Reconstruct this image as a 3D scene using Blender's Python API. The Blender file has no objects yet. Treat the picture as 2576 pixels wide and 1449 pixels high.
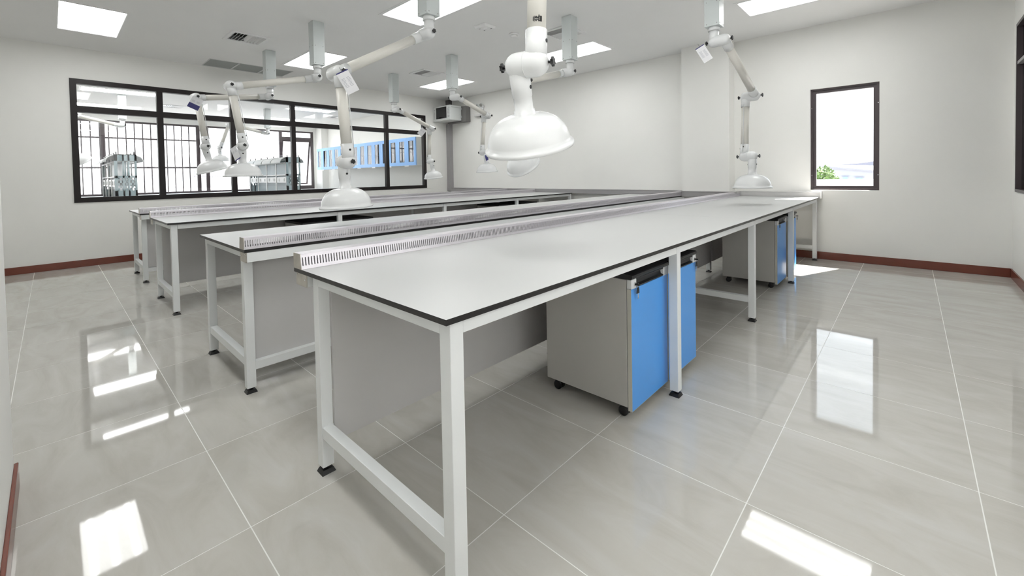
import bpy, math, random
from mathutils import Vector, Matrix
random.seed(7)
S = bpy.context.scene
COL = S.collection

# ------------------------------------------------------------------ camera
CAM_H, YAW, PITCH, ROLL = 1.1647, 0.7480, 0.0247, -0.0184
FPX, CX, CY, W, HH = 1078.88, 1290.56, 465.51, 2576.0, 1449.0
fw = Vector((-math.sin(YAW)*math.cos(PITCH), math.cos(YAW)*math.cos(PITCH), -math.sin(PITCH)))
rt = Vector((math.cos(YAW), math.sin(YAW), 0)); upv = rt.cross(fw)
r2 = rt*math.cos(ROLL) + upv*math.sin(ROLL); u2 = -rt*math.sin(ROLL) + upv*math.cos(ROLL)
cd = bpy.data.cameras.new('camera'); cam = bpy.data.objects.new('camera', cd); COL.objects.link(cam)
cd.sensor_fit = 'HORIZONTAL'; cd.sensor_width = 36.0; cd.lens = 36.0*FPX/W
cd.shift_x = -(CX-W/2)/W; cd.shift_y = (CY-HH/2)/W
cd.clip_start = 0.02; cd.clip_end = 1000
m3 = Matrix((r2, u2, -fw)).transposed()
cam.matrix_world = Matrix.Translation((0, 0, CAM_H)) @ m3.to_4x4()
S.camera = cam

# ------------------------------------------------------------------ world, sun, exposure
wd = bpy.data.worlds.new('sky'); S.world = wd; wd.use_nodes = True
nt = wd.node_tree; bg = nt.nodes['Background']
tc = nt.nodes.new('ShaderNodeTexCoord'); sx = nt.nodes.new('ShaderNodeSeparateXYZ'); rp = nt.nodes.new('ShaderNodeValToRGB')
nt.links.new(tc.outputs['Generated'], sx.inputs[0]); nt.links.new(sx.outputs['Z'], rp.inputs[0]); nt.links.new(rp.outputs[0], bg.inputs[0])
rp.color_ramp.elements[0].position = 0.0; rp.color_ramp.elements[0].color = (0.93, 0.97, 1.0, 1)
rp.color_ramp.elements[1].position = 0.9; rp.color_ramp.elements[1].color = (0.70, 0.85, 1.0, 1)
bg.inputs[1].default_value = 1.5
sl = bpy.data.lights.new('sun', 'SUN'); sl.energy = 14.0; sl.angle = 0.009; sl.color = (1.0, 0.95, 0.88)
sun = bpy.data.objects.new('sun', sl); COL.objects.link(sun)
sun.rotation_euler = Vector((-0.34, -0.825, -1.318)).to_track_quat('-Z', 'Y').to_euler()
TUBE = (3.5, 8.0)     # radiance of the ceiling light diffusers, between and over the tubes
S.view_settings.view_transform = 'Standard'; S.view_settings.look = 'None'
S.view_settings.gamma = 1.0; S.view_settings.exposure = 1.12; S.view_settings.use_curve_mapping = False

# ------------------------------------------------------------------ key dimensions
ZC, XL, YB, XR, H = 3.0075, -8.378, 6.745, 0.773, 0.802
YF = -0.128           # near front wall
XA = -2.5             # where that wall ends
YA = -1.8             # back of the alcove beyond it
XE, YB2 = -15.4, 6.62 # outer wall and end wall of the next room
XLo = XL-0.12         # far face of the dividing wall

# ------------------------------------------------------------------ helpers
def node_mat(name):
    m = bpy.data.materials.new(name); m.use_nodes = True
    return m, m.node_tree, m.node_tree.nodes['Principled BSDF']
def mat(name, col, rough=0.5, metal=0.0, noise=0.0, scale=8.0, spec=0.5, bump=0.0, coat=0.0):
    m, t, b = node_mat(name)
    b.inputs['Base Color'].default_value = (*col, 1); b.inputs['Roughness'].default_value = rough
    b.inputs['Metallic'].default_value = metal; b.inputs['Specular IOR Level'].default_value = spec
    b.inputs['Coat Weight'].default_value = coat
    if noise or bump:
        c = t.nodes.new('ShaderNodeTexCoord'); n = t.nodes.new('ShaderNodeTexNoise')
        n.inputs['Scale'].default_value = scale; n.inputs['Detail'].default_value = 4
        t.links.new(c.outputs['Object'], n.inputs['Vector'])
        if noise:
            r = t.nodes.new('ShaderNodeValToRGB')
            r.color_ramp.elements[0].position = 0.3; r.color_ramp.elements[1].position = 0.7
            r.color_ramp.elements[0].color = (*[max(0, v*(1-noise)) for v in col], 1)
            r.color_ramp.elements[1].color = (*[min(1, v*(1+noise)) for v in col], 1)
            t.links.new(n.outputs['Fac'], r.inputs[0]); t.links.new(r.outputs[0], b.inputs['Base Color'])
        if bump:
            bp = t.nodes.new('ShaderNodeBump'); bp.inputs['Strength'].default_value = bump; bp.inputs['Distance'].default_value = 0.002
            t.links.new(n.outputs['Fac'], bp.inputs['Height']); t.links.new(bp.outputs[0], b.inputs['Normal'])
    return m
def emit(name, col, s):
    m, t, b = node_mat(name)
    b.inputs['Base Color'].default_value = (0.9, 0.9, 0.9, 1)
    b.inputs['Emission Color'].default_value = (*col, 1); b.inputs['Emission Strength'].default_value = s
    return m
def glass(name, tint=(1, 1, 1), ior=1.45):
    m = bpy.data.materials.new(name); m.use_nodes = True; t = m.node_tree
    t.nodes.remove(t.nodes['Principled BSDF']); out = t.nodes['Material Output']
    tr = t.nodes.new('ShaderNodeBsdfTransparent'); tr.inputs[0].default_value = (*tint, 1)
    gl = t.nodes.new('ShaderNodeBsdfGlossy'); gl.inputs['Roughness'].default_value = 0.0
    lw = t.nodes.new('ShaderNodeLayerWeight'); lw.inputs['Blend'].default_value = 0.5      # Schlick reflectance, the same from both sides
    pw = t.nodes.new('ShaderNodeMath'); pw.operation = 'POWER'; pw.inputs[1].default_value = 5.0; t.links.new(lw.outputs['Facing'], pw.inputs[0])
    fr = t.nodes.new('ShaderNodeMath'); fr.operation = 'MULTIPLY_ADD'; f0 = ((ior-1)/(ior+1))**2
    fr.inputs[1].default_value = 1-f0; fr.inputs[2].default_value = f0; t.links.new(pw.outputs[0], fr.inputs[0])
    mx = t.nodes.new('ShaderNodeMixShader')
    t.links.new(fr.outputs[0], mx.inputs[0]); t.links.new(tr.outputs[0], mx.inputs[1]); t.links.new(gl.outputs[0], mx.inputs[2])
    t.links.new(mx.outputs[0], out.inputs[0])
    return m

class MB:
    """collects boxes, tubes and lathes; build() links them as ONE mesh object"""
    def __init__(s): s.v = []; s.f = []; s.sm = []; s.mi = []; s.cur = 0
    def face(s, idx, smooth=False): s.f.append(idx); s.sm.append(smooth); s.mi.append(s.cur)
    def box(s, x0, x1, y0, y1, z0, z1):
        if x0 > x1: x0, x1 = x1, x0
        if y0 > y1: y0, y1 = y1, y0
        if z0 > z1: z0, z1 = z1, z0
        n = len(s.v)
        s.v += [(x0,y0,z0),(x1,y0,z0),(x1,y1,z0),(x0,y1,z0),(x0,y0,z1),(x1,y0,z1),(x1,y1,z1),(x0,y1,z1)]
        for q in ((3,2,1,0),(4,5,6,7),(0,1,5,4),(1,2,6,5),(2,3,7,6),(3,0,4,7)): s.face([n+i for i in q])
        return s
    def hexa(s, p):   # eight corners in box order
        n = len(s.v); s.v += [tuple(q) for q in p]
        for q in ((3,2,1,0),(4,5,6,7),(0,1,5,4),(1,2,6,5),(2,3,7,6),(3,0,4,7)): s.face([n+i for i in q])
        return s
    def quad(s, a, b, c, d):
        n = len(s.v); s.v += [tuple(a), tuple(b), tuple(c), tuple(d)]; s.face([n, n+1, n+2, n+3]); return s
    def prism(s, poly, y0, y1):      # polygon in (x,z) extruded along y
        n = len(s.v); k = len(poly)
        s.v += [(x, y0, z) for x, z in poly] + [(x, y1, z) for x, z in poly]
        s.face([n+i for i in range(k)]); s.face([n+k+i for i in reversed(range(k))])
        for i in range(k):
            j = (i+1) % k; s.face([n+j, n+i, n+k+i, n+k+j])
        return s
    def lathe(s, org, axis, prof, seg=24, capA=True, capB=True):   # prof: list of (t, r)
        org = Vector(org); ax = Vector(axis).normalized()
        a = ax.orthogonal().normalized(); b = ax.cross(a); n = len(s.v)
        for t, r in prof:
            for i in range(seg):
                w = 2*math.pi*i/seg
                s.v.append(tuple(org+ax*t+(a*math.cos(w)+b*math.sin(w))*r))
        for k in range(len(prof)-1):
            for i in range(seg):
                j = (i+1) % seg
                s.face([n+k*seg+i, n+k*seg+j, n+(k+1)*seg+j, n+(k+1)*seg+i], True)
        if capA: s.face([n+i for i in reversed(range(seg))])
        if capB: s.face([n+(len(prof)-1)*seg+i for i in range(seg)])
        return s
    def tube(s, p, q, r, seg=20):
        p = Vector(p); q = Vector(q); d = q-p
        return s.lathe(p, d, [(0, r), (d.length, r)], seg)
    def capsule(s, p, q, r, seg=20, n=5):
        p = Vector(p); q = Vector(q); L = (q-p).length
        pr = [(-r*math.cos(math.pi/2*i/n), max(1e-4, r*math.sin(math.pi/2*i/n))) for i in range(n+1)]
        pr += [(L+r*math.sin(math.pi/2*i/n), max(1e-4, r*math.cos(math.pi/2*i/n))) for i in range(n+1)]
        return s.lathe(p, q-p, pr, seg)
    def build(s, name, m, parent=None, bevel=0, loc=None):
        me = bpy.data.meshes.new(name); me.from_pydata(s.v, [], s.f); 
        for mm in (m if isinstance(m, (list, tuple)) else [m]): me.materials.append(mm)
        for p, sm, mi in zip(me.polygons, s.sm, s.mi): p.use_smooth = sm; p.material_index = mi
        me.update()
        o = bpy.data.objects.new(name, me); COL.objects.link(o)
        if parent: o.parent = parent
        if loc: o.location = loc
        if bevel:
            b = o.modifiers.new('bevel', 'BEVEL'); b.width = bevel; b.segments = 2; b.limit_method = 'ANGLE'
        return o
def Bx(name, m, x0, x1, y0, y1, z0, z1, parent=None, bevel=0):
    return MB().box(x0, x1, y0, y1, z0, z1).build(name, m, parent, bevel)
def tag(o, label=None, cat=None, group=None, kind=None):
    if label: o['label'] = label
    if cat: o['category'] = cat
    if group: o['group'] = group
    if kind: o['kind'] = kind
    return o
def empty(name, loc=(0, 0, 0), rz=0):
    o = bpy.data.objects.new(name, None); COL.objects.link(o); o.location = loc; o.rotation_euler = (0, 0, rz)
    o.empty_display_size = 0.1; return o
def copy_tree(o, parent=None):
    c = o.copy(); COL.objects.link(c); c.parent = parent
    for ch in list(o.children): copy_tree(ch, c)
    return c
def struct(o): o['kind'] = 'structure'; return o

# ------------------------------------------------------------------ materials
M = {}
M['wall'] = mat('wall_paint', (0.87, 0.865, 0.835), 0.55, noise=0.012, scale=2.0, bump=0.03)
M['ceil'] = mat('ceiling_paint', (0.90, 0.90, 0.895), 0.75, noise=0.01, scale=1.5)
M['base'] = mat('red_brown_skirting', (0.17, 0.045, 0.028), 0.25, noise=0.08, scale=6)
M['grout'] = mat('pale_grout', (0.80, 0.80, 0.77), 0.6)
M['frame_white'] = mat('white_powder_coat', (0.80, 0.82, 0.82), 0.32)
M['panel'] = mat('grey_laminate', (0.60, 0.59, 0.585), 0.45, noise=0.02, scale=3)
M['top'] = mat('pale_phenolic_top', (0.55, 0.555, 0.55), 0.36, noise=0.01, scale=2)
M['core'] = mat('black_phenolic_core', (0.012, 0.011, 0.011), 0.35)
M['foot'] = mat('black_plastic', (0.01, 0.01, 0.011), 0.4)
M['steel'] = mat('brushed_stainless', (0.66, 0.635, 0.67), 0.34, metal=0.45)
M['plate'] = mat('brushed_plate', (0.62, 0.59, 0.54), 0.35, metal=1.0, noise=0.12, scale=20)
M['trunk'] = mat('grey_trunking', (0.36, 0.35, 0.355), 0.4)
M['trunk_l'] = mat('light_grey_trunking', (0.60, 0.59, 0.585), 0.4)
M['galv'] = mat('pale_green_grey_steel', (0.62, 0.66, 0.655), 0.38, noise=0.03, scale=6)
M['arm'] = mat('white_polypropylene', (0.76, 0.77, 0.77), 0.26)
M['tube'] = mat('cream_tube', (0.74, 0.72, 0.665), 0.32)
M['blue'] = mat('blue_laminate', (0.085, 0.36, 0.88), 0.3, noise=0.02, scale=3)
M['ped'] = mat('warm_grey_laminate', (0.50, 0.49, 0.465), 0.42, noise=0.02, scale=3)
M['pedge'] = mat('grey_edge_band', (0.55, 0.54, 0.48), 0.4)
M['silver'] = mat('silver_plastic', (0.70, 0.71, 0.72), 0.3)
M['chrome'] = mat('chrome', (0.8, 0.8, 0.8), 0.12, metal=1.0)
M['winframe'] = mat('dark_bronze_frame', (0.016, 0.012, 0.012), 0.4, spec=0.3)
M['bronze'] = mat('bronze_frame', (0.06, 0.045, 0.05), 0.35)
M['glass'] = glass('clear_glass')
def frosted(name):
    m = bpy.data.materials.new(name); m.use_nodes = True; t = m.node_tree; t.nodes.remove(t.nodes['Principled BSDF'])
    a = t.nodes.new('ShaderNodeBsdfTranslucent'); a.inputs[0].default_value = (0.68, 0.68, 0.68, 1)
    t.links.new(a.outputs[0], t.nodes['Material Output'].inputs[0]); return m
M['frosted'] = frosted('fill_window_glass')  # translucent panes of the added fill window only
M['black_glass'] = mat('black_glass', (0.004, 0.004, 0.005), 0.05)
M['white'] = mat('white_enamel', (0.88, 0.88, 0.88), 0.35)
M['reflector'] = mat('white_reflector', (0.93, 0.94, 0.94), 0.4)
def diffuser_mat(name, axis, pitch, gain=1.0):
    m, t, b = node_mat(name); b.inputs['Base Color'].default_value = (0.9, 0.9, 0.9, 1)
    c = t.nodes.new('ShaderNodeTexCoord'); x = t.nodes.new('ShaderNodeSeparateXYZ'); t.links.new(c.outputs['Object'], x.inputs[0])
    k = t.nodes.new('ShaderNodeMath'); k.operation = 'MULTIPLY'; k.inputs[1].default_value = 2*math.pi/pitch; t.links.new(x.outputs[axis], k.inputs[0])
    q = t.nodes.new('ShaderNodeMath'); q.operation = 'COSINE'; t.links.new(k.outputs[0], q.inputs[0])
    r = t.nodes.new('ShaderNodeMapRange'); r.inputs['From Min'].default_value = 0.2; r.inputs['From Max'].default_value = 1.0
    r.inputs['To Min'].default_value = TUBE[0]*gain; r.inputs['To Max'].default_value = TUBE[1]*gain; r.interpolation_type = 'SMOOTHSTEP'
    t.links.new(q.outputs[0], r.inputs['Value']); t.links.new(r.outputs[0], b.inputs['Emission Strength'])
    b.inputs['Emission Color'].default_value = (0.98, 0.99, 0.98, 1)
    return m
M['dark'] = mat('dark_void', (0.03, 0.03, 0.03), 0.8)
M['grille'] = mat('grey_grille', (0.40, 0.42, 0.41), 0.5)
M['rackgrey'] = mat('grey_steel_box', (0.17, 0.165, 0.16), 0.45)
M['rack'] = mat('light_grey_cabinet', (0.68, 0.70, 0.69), 0.4)
M['paper'] = mat('paper_card', (0.80, 0.80, 0.82), 0.6)
M['ink'] = mat('grey_ink', (0.42, 0.42, 0.47), 0.7)
M['navy'] = mat('navy_ink', (0.03, 0.03, 0.16), 0.5)
M['blackink'] = mat('black_ink', (0.01, 0.01, 0.01), 0.5)
M['cab_blue'] = mat('pale_blue_cabinet', (0.22, 0.46, 0.86), 0.35)
M['aqua'] = mat('grey_aqua_panel', (0.33, 0.42, 0.45), 0.35)
M['floor2'] = mat('plain_floor', (0.6, 0.58, 0.54), 0.3)
M['corr'] = mat('white_corrugated_sheet', (0.85, 0.85, 0.86), 0.5)
M['ground'] = mat('outside_ground', (0.45, 0.44, 0.42), 0.9, noise=0.1, scale=0.5)
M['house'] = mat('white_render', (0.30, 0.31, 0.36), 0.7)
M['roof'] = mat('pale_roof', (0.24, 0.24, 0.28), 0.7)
M['leaf'] = mat('tree_leaf', (0.10, 0.17, 0.04), 0.6, noise=0.4, scale=1.5)
M['bark'] = mat('tree_bark', (0.15, 0.1, 0.07), 0.8)

def tile_mat():
    m, t, b = node_mat('polished_cream_tile')
    tc = t.nodes.new('ShaderNodeTexCoord'); oi = t.nodes.new('ShaderNodeObjectInfo')
    mp = t.nodes.new('ShaderNodeMapping'); mp.inputs['Scale'].default_value = (1.3, 4.0, 1); mp.inputs['Rotation'].default_value = (0, 0, 0.35)
    mul = t.nodes.new('ShaderNodeVectorMath'); mul.operation = 'SCALE'; mul.inputs[0].default_value = (37, 19, 5)
    t.links.new(oi.outputs['Random'], mul.inputs['Scale'])
    add = t.nodes.new('ShaderNodeVectorMath'); add.operation = 'ADD'
    t.links.new(tc.outputs['Object'], mp.inputs['Vector']); t.links.new(mp.outputs[0], add.inputs[0]); t.links.new(mul.outputs[0], add.inputs[1])
    n = t.nodes.new('ShaderNodeTexNoise'); n.inputs['Scale'].default_value = 1.6; n.inputs['Detail'].default_value = 7; n.inputs['Distortion'].default_value = 1.1
    n.inputs['Roughness'].default_value = 0.62
    t.links.new(add.outputs[0], n.inputs['Vector'])
    r = t.nodes.new('ShaderNodeValToRGB'); e = r.color_ramp.elements
    e[0].position = 0.25; e[0].color = (0.47, 0.45, 0.405, 1)
    e[1].position = 0.72; e[1].color = (0.57, 0.56, 0.53, 1)
    x = e.new(0.5); x.color = (0.53, 0.515, 0.475, 1)
    t.links.new(n.outputs['Fac'], r.inputs[0]); t.links.new(r.outputs[0], b.inputs['Base Color'])
    b.inputs['Roughness'].default_value = 0.035; b.inputs['IOR'].default_value = 1.5
    return m
M['tile'] = tile_mat()

# ------------------------------------------------------------------ the room: floor with its tiles
T, GX, GY, G = 0.6, -1.0178, 1.021, 0.0035
floor = struct(MB().box(XL-0.1, XR+0.1, YA-0.1, YB+0.1, -0.12, -0.0004).build('floor', M['grout']))
full = None
for i in range(-14, 5):
    for j in range(-6, 12):
        x0, x1, y0, y1 = GX+i*T, GX+(i+1)*T, GY+j*T, GY+(j+1)*T
        if x1 < XL or x0 > XR or y0 > YB or y1 < YA: continue
        if y1 < YF and x0 > XA: continue
        cx0, cx1, cy0, cy1 = max(x0, XL), min(x1, XR), max(y0, YA), min(y1, YB)
        if cx1-cx0 < 0.01 or cy1-cy0 < 0.01: continue
        clipped = (cx0, cx1, cy0, cy1) != (x0, x1, y0, y1)
        mx, my = (x0+x1)/2, (y0+y1)/2
        if not clipped and full:
            o = bpy.data.objects.new('floor_tile', full); COL.objects.link(o)
        else:
            o = MB().box(cx0-mx+G/2, cx1-mx-G/2, cy0-my+G/2, cy1-my-G/2, -0.009, 0).build('floor_tile', M['tile'])
            if not clipped: full = o.data
        o.parent = floor; o.location = (mx, my, 0)

# walls
WY0, WY1, WZ0, WZ1 = 0.212, 6.035, 0.885, 2.585         # window in the dividing wall
RX0, RX1, RZ0, RZ1 = -0.963, -0.277, 0.892, 2.196       # small window in the back wall
b = MB(); y0w = -3.6
b.box(XLo, XL, y0w, WY0, 0, ZC); b.box(XLo, XL, WY1, YB+0.2, 0, ZC); b.box(XLo, XL, WY0, WY1, 0, WZ0); b.box(XLo, XL, WY0, WY1, WZ1, ZC)
wl = struct(b.build('wall_left', M['wall']))
b = MB(); t = 0.16
b.box(XL, RX0, YB, YB+t, 0, ZC); b.box(RX1, XR+t, YB, YB+t, 0, ZC); b.box(RX0, RX1, YB, YB+t, 0, RZ0); b.box(RX0, RX1, YB, YB+t, RZ1, ZC)
struct(b.build('wall_back', M['wall']))
KY0, KY1, KZ0, KZ1 = 3.4, 6.56, 0.90, 2.56               # dark window in the right wall
QY0, QY1, QZ0, QZ1 = 0.10, 3.10, 0.90, 2.56              # unseen window beside the camera, added for light from the right
b = MB()
b.box(XR, XR+0.15, YF-0.15, QY0, 0, ZC); b.box(XR, XR+0.15, QY1, KY0, 0, ZC); b.box(XR, XR+0.15, QY0, QY1, 0, QZ0); b.box(XR, XR+0.15, QY0, QY1, QZ1, ZC); b.box(XR, XR+0.15, KY1, YB, 0, ZC); b.box(XR, XR+0.15, KY0, KY1, 0, KZ0); b.box(XR, XR+0.15, KY0, KY1, KZ1, ZC)
struct(b.build('wall_right', M['wall']))
struct(MB().box(XA, XR, YF-0.15, YF, 0, ZC).build('wall_front', M['wall']))
struct(MB().box(XA, XA+0.15, YA, YF-0.15, 0, ZC).build('wall_alcove_side', M['wall']))
struct(MB().box(XL, XA+0.15, YA-0.15, YA, 0, ZC).build('wall_alcove_back', M['wall']))
CX0, CX1, CYF = -2.535, -1.872, 6.50
struct(MB().box(CX0, CX1, CYF, YB, 0, ZC).build('wall_column', M['wall']))
# skirting
bh, bt = 0.095, 0.012
struct(MB().box(XL, XL+bt, YA, YB, 0, bh).build('baseboard_left', M['base'], bevel=0.003))
b = MB(); b.box(XL+bt, CX0, YB-bt, YB, 0, bh); b.box(CX1, XR-bt, YB-bt, YB, 0, bh)
struct(b.build('baseboard_back', M['base'], bevel=0.003))
struct(MB().box(XR-bt, XR, YF+bt, YB, 0, bh).build('baseboard_right', M['base'], bevel=0.003))
struct(MB().box(XA-bt, XR-bt, YF, YF+bt, 0, bh).build('baseboard_front', M['base'], bevel=0.003))
struct(MB().box(XA-bt, XA, YA, YF, 0, bh).build('baseboard_alcove', M['base'], bevel=0.003))

# ------------------------------------------------------------------ ceiling with openings for lights and vents
LIGHTS = [(x, y) for x in (-6.88, -3.84, -0.85) for y in (0.37, 2.88, 5.49)]
LX, LY = 1.13, 0.52
M['diff_x'] = diffuser_mat('lit_diffuser_across', 'Y', LY/3); M['diff_y'] = diffuser_mat('lit_diffuser_along', 'X', 0.44/3, 1.8)
VENTS = [(-6.36, 1.80), (-6.36, 4.64), (-3.35, 4.62), (-3.35, 1.80)]; VS = 0.36
RET = (-8.33, -7.80, 1.70, 2.90)
holes = [(x-LX/2, x+LX/2, y-LY/2, y+LY/2) for x, y in LIGHTS] + [(x-VS/2, x+VS/2, y-VS/2, y+VS/2) for x, y in VENTS] + [RET]
def ceiling(name, x0, x1, y0, y1, holes):
    xs = sorted({x0, x1, *[h[0] for h in holes], *[h[1] for h in holes]}); ys = sorted({y0, y1, *[h[2] for h in holes], *[h[3] for h in holes]})
    b = MB()
    for i in range(len(xs)-1):
        for j in range(len(ys)-1):
            mx, my = (xs[i]+xs[i+1])/2, (ys[j]+ys[j+1])/2
            if any(h[0] < mx < h[1] and h[2] < my < h[3] for h in holes): continue
            b.quad((xs[i], ys[j], ZC), (xs[i], ys[j+1], ZC), (xs[i+1], ys[j+1], ZC), (xs[i+1], ys[j], ZC))
    b.box(x0-0.1, x1+0.1, y0-0.1, y1+0.1, ZC+0.25, ZC+0.35)
    return struct(b.build(name, M['ceil']))
ceiling('ceiling', XL, XR, YA, YB, holes)

def make_light(lx, ly, along='x'):
    r = empty('ceiling_light')
    b = MB(); f = 0.035; z0, z1 = -0.004, 0.001
    b.box(-lx/2-f, lx/2+f, -ly/2-f, -ly/2, z0, z1); b.box(-lx/2-f, lx/2+f, ly/2, ly/2+f, z0, z1)
    b.box(-lx/2-f, -lx/2, -ly/2, ly/2, z0, z1); b.box(lx/2, lx/2+f, -ly/2, ly/2, z0, z1)
    b.build('frame', M['white'], r)
    b = MB(); h = 0.085; e = 0.004
    b.box(-lx/2, lx/2, -ly/2, ly/2, h, h+e); b.box(-lx/2, -lx/2+e, -ly/2, ly/2, 0, h); b.box(lx/2-e, lx/2, -ly/2, ly/2, 0, h)
    b.box(-lx/2, lx/2, -ly/2, -ly/2+e, 0, h); b.box(-lx/2, lx/2, ly/2-e, ly/2, 0, h)
    b.build('reflector_tray', M['reflector'], r)
    d = Bx('diffuser', M['diff_'+along], -lx/2+0.004, lx/2-0.004, -ly/2+0.004, ly/2-0.004, 0.006, 0.010, r)
    return r
lab = {(-6.88, 0.37): 'recessed fluorescent ceiling light at the top left corner of the picture',
       (-6.88, 2.88): 'recessed fluorescent ceiling light behind the ceiling post beside the long grey return grille',
       (-6.88, 5.49): 'recessed fluorescent ceiling light in front of the wall rack in the far corner',
       (-3.84, 0.37): 'recessed fluorescent ceiling light above the near end of the middle aisle',
       (-3.84, 2.88): 'large looking fluorescent ceiling light at top centre behind the nearest left arm post',
       (-3.84, 5.49): 'recessed fluorescent ceiling light right of centre, behind the big foreground hood tube',
       (-0.85, 0.37): 'recessed fluorescent ceiling light directly above the camera, out of frame',
       (-0.85, 2.88): 'recessed fluorescent ceiling light above the nearest bench, out of frame',
       (-0.85, 5.49): 'recessed fluorescent ceiling light at the top right by the small window'}
proto = make_light(LX, LY)
for k, (x, y) in enumerate(LIGHTS):
    o = proto if k == 0 else copy_tree(proto)
    o.location = (x, y, ZC); tag(o, lab[(x, y)], 'ceiling light', 'recessed ceiling lights of the lab')

# supply diffusers
def make_vent(s):
    r = empty('air_diffuser'); b = MB(); f = 0.045; z0, z1 = -0.012, 0.002; h = s/2
    b.box(-h-f, h+f, -h-f, -h, z0, z1); b.box(-h-f, h+f, h, h+f, z0, z1); b.box(-h-f, -h, -h, h, z0, z1); b.box(h, h+f, -h, h, z0, z1)
    b.build('frame', M['white'], r, bevel=0.003)
    Bx('backing', M['dark'], -h, h, -h, h, 0.06, 0.065, r)
    for k in range(10):
        y = -h+s*(k+0.5)/10; d = 0.014 if k < 5 else -0.014
        MB().hexa([(-h, y-d-0.002, -0.008), (h, y-d-0.002, -0.008), (h, y-d+0.002, -0.008), (-h, y-d+0.002, -0.008),
                   (-h, y+d-0.002, 0.03), (h, y+d-0.002, 0.03), (h, y+d+0.002, 0.03), (-h, y+d+0.002, 0.03)]).build('slat', M['white'], r)
    return r
vl = ['white louvred ceiling diffuser at upper left above the window wall', 'white louvred ceiling diffuser behind the middle ceiling posts near the far corner',
      'white louvred ceiling diffuser behind the post right of the foreground hood tube', 'white louvred ceiling diffuser above the middle aisle, out of frame']
pv = make_vent(VS)
for k, (x, y) in enumerate(VENTS):
    o = pv if k == 0 else copy_tree(pv); o.location = (x, y, ZC); tag(o, vl[k], 'air vent', 'ceiling supply diffusers')
# long grey return grille in three panels
g = empty('return_grille', ((RET[0]+RET[1])/2, (RET[2]+RET[3])/2, ZC)); tag(g, 'long grey return air grille in three panels beside the left wall', 'air vent')
hx, hy = (RET[1]-RET[0])/2, (RET[3]-RET[2])/2
Bx('backing', M['dark'], -hx, hx, -hy, hy, 0.05, 0.055, g)
for k in range(3):
    a, c = -hy+2*hy*k/3, -hy+2*hy*(k+1)/3
    b = MB(); b.box(-hx, hx, a, a+0.012, -0.004, 0.01); b.box(-hx, hx, c-0.012, c, -0.004, 0.01); b.box(-hx, -hx+0.015, a, c, -0.004, 0.01); b.box(hx-0.015, hx, a, c, -0.004, 0.01)
    p = b.build('panel_frame', M['rack'], g)
    b = MB()
    for i in range(26):
        x = -hx+0.02+(2*hx-0.04)*i/25; b.hexa([(x-0.009, a+0.012, 0.0), (x-0.006, a+0.012, 0.0), (x-0.006, c-0.012, 0.0), (x-0.009, c-0.012, 0.0), (x+0.006, a+0.012, 0.014), (x+0.009, a+0.012, 0.014), (x+0.009, c-0.012, 0.014), (x+0.006, c-0.012, 0.014)])
    tag(b.build('fine_slats', M['grille'], p), kind='stuff')
# smoke detectors
o = empty('ceiling_speaker_box', (-3.88, 3.72, ZC)); tag(o, 'square white ceiling detector plate left of the foreground hood tube', 'detector')
MB().hexa([(-0.085, -0.085, -0.03), (0.085, -0.085, -0.03), (0.085, 0.085, -0.03), (-0.085, 0.085, -0.03), (-0.1, -0.1, 0.0), (0.1, -0.1, 0.0), (0.1, 0.1, 0.0), (-0.1, 0.1, 0.0)]).build('cover', M['white'], o, bevel=0.006)
MB().lathe((0.02, 0, -0.029), (0, 0, -1), [(0, 0.03), (0.012, 0.024)], 16).build('sensor', M['white'], o)
for dx, dy in ((-0.05, 0.04), (-0.05, -0.04), (0.06, 0.05)): Bx('slot', M['dark'], dx-0.012, dx+0.012, dy-0.004, dy+0.004, -0.0315, -0.029, o)
o = empty('smoke_detector', (-3.82, 4.19, ZC)); tag(o, 'small round white smoke detector on the ceiling', 'detector')
MB().lathe((0, 0, 0), (0, 0, -1), [(0, 0.065), (0.012, 0.068), (0.02, 0.066)], 24).build('base', M['white'], o)
MB().lathe((0, 0, -0.02), (0, 0, -1), [(0, 0.05), (0.02, 0.046), (0.03, 0.03)], 24).build('head', M['white'], o)
Bx('vent_slots', M['grille'], -0.047, 0.047, -0.006, 0.006, -0.036, -0.026, o)

# ------------------------------------------------------------------ windows
win = struct(empty('window_1', (XL, WY0, WZ0)))
def wpart(name, m, y0, y1, z0, z1, x0=-0.075, x1=0.012, parent=None, bevel=0):
    o = MB().box(x0, x1, y0-WY0, y1-WY0, z0-WZ0, z1-WZ0).build(name, m, parent or win, bevel); return o
fr = 0.068
wpart('frame_rail', M['winframe'], WY0, WY1, WZ0, WZ0+fr); wpart('frame_rail', M['winframe'], WY0, WY1, WZ1-fr, WZ1)
wpart('frame_stile', M['winframe'], WY0, WY0+fr, WZ0+fr, WZ1-fr); wpart('frame_stile', M['winframe'], WY1-fr, WY1, WZ0+fr, WZ1-fr)
TZ0, TZ1 = 2.13, 2.215
wpart('transom', M['winframe'], WY0+fr, WY1-fr, TZ0, TZ1)
mul = [1.165, 2.12, 3.085, 4.05, 5.02]; mw = 0.037
for y in mul:
    wpart('mullion', M['winframe'], y-mw, y+mw, WZ0+fr, TZ0, -0.07, 0.008); wpart('mullion', M['winframe'], y-mw, y+mw, TZ1, WZ1-fr, -0.07, 0.008)
ed = [WY0+fr-mw]+mul+[WY1-fr+mw]
for a, c in zip(ed[:-1], ed[1:]):
    wpart('pane', M['glass'], a+mw, c-mw, WZ0+fr, TZ0, -0.036, -0.030); wpart('pane', M['glass'], a+mw, c-mw, TZ1, WZ1-fr, -0.036, -0.030)

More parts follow.
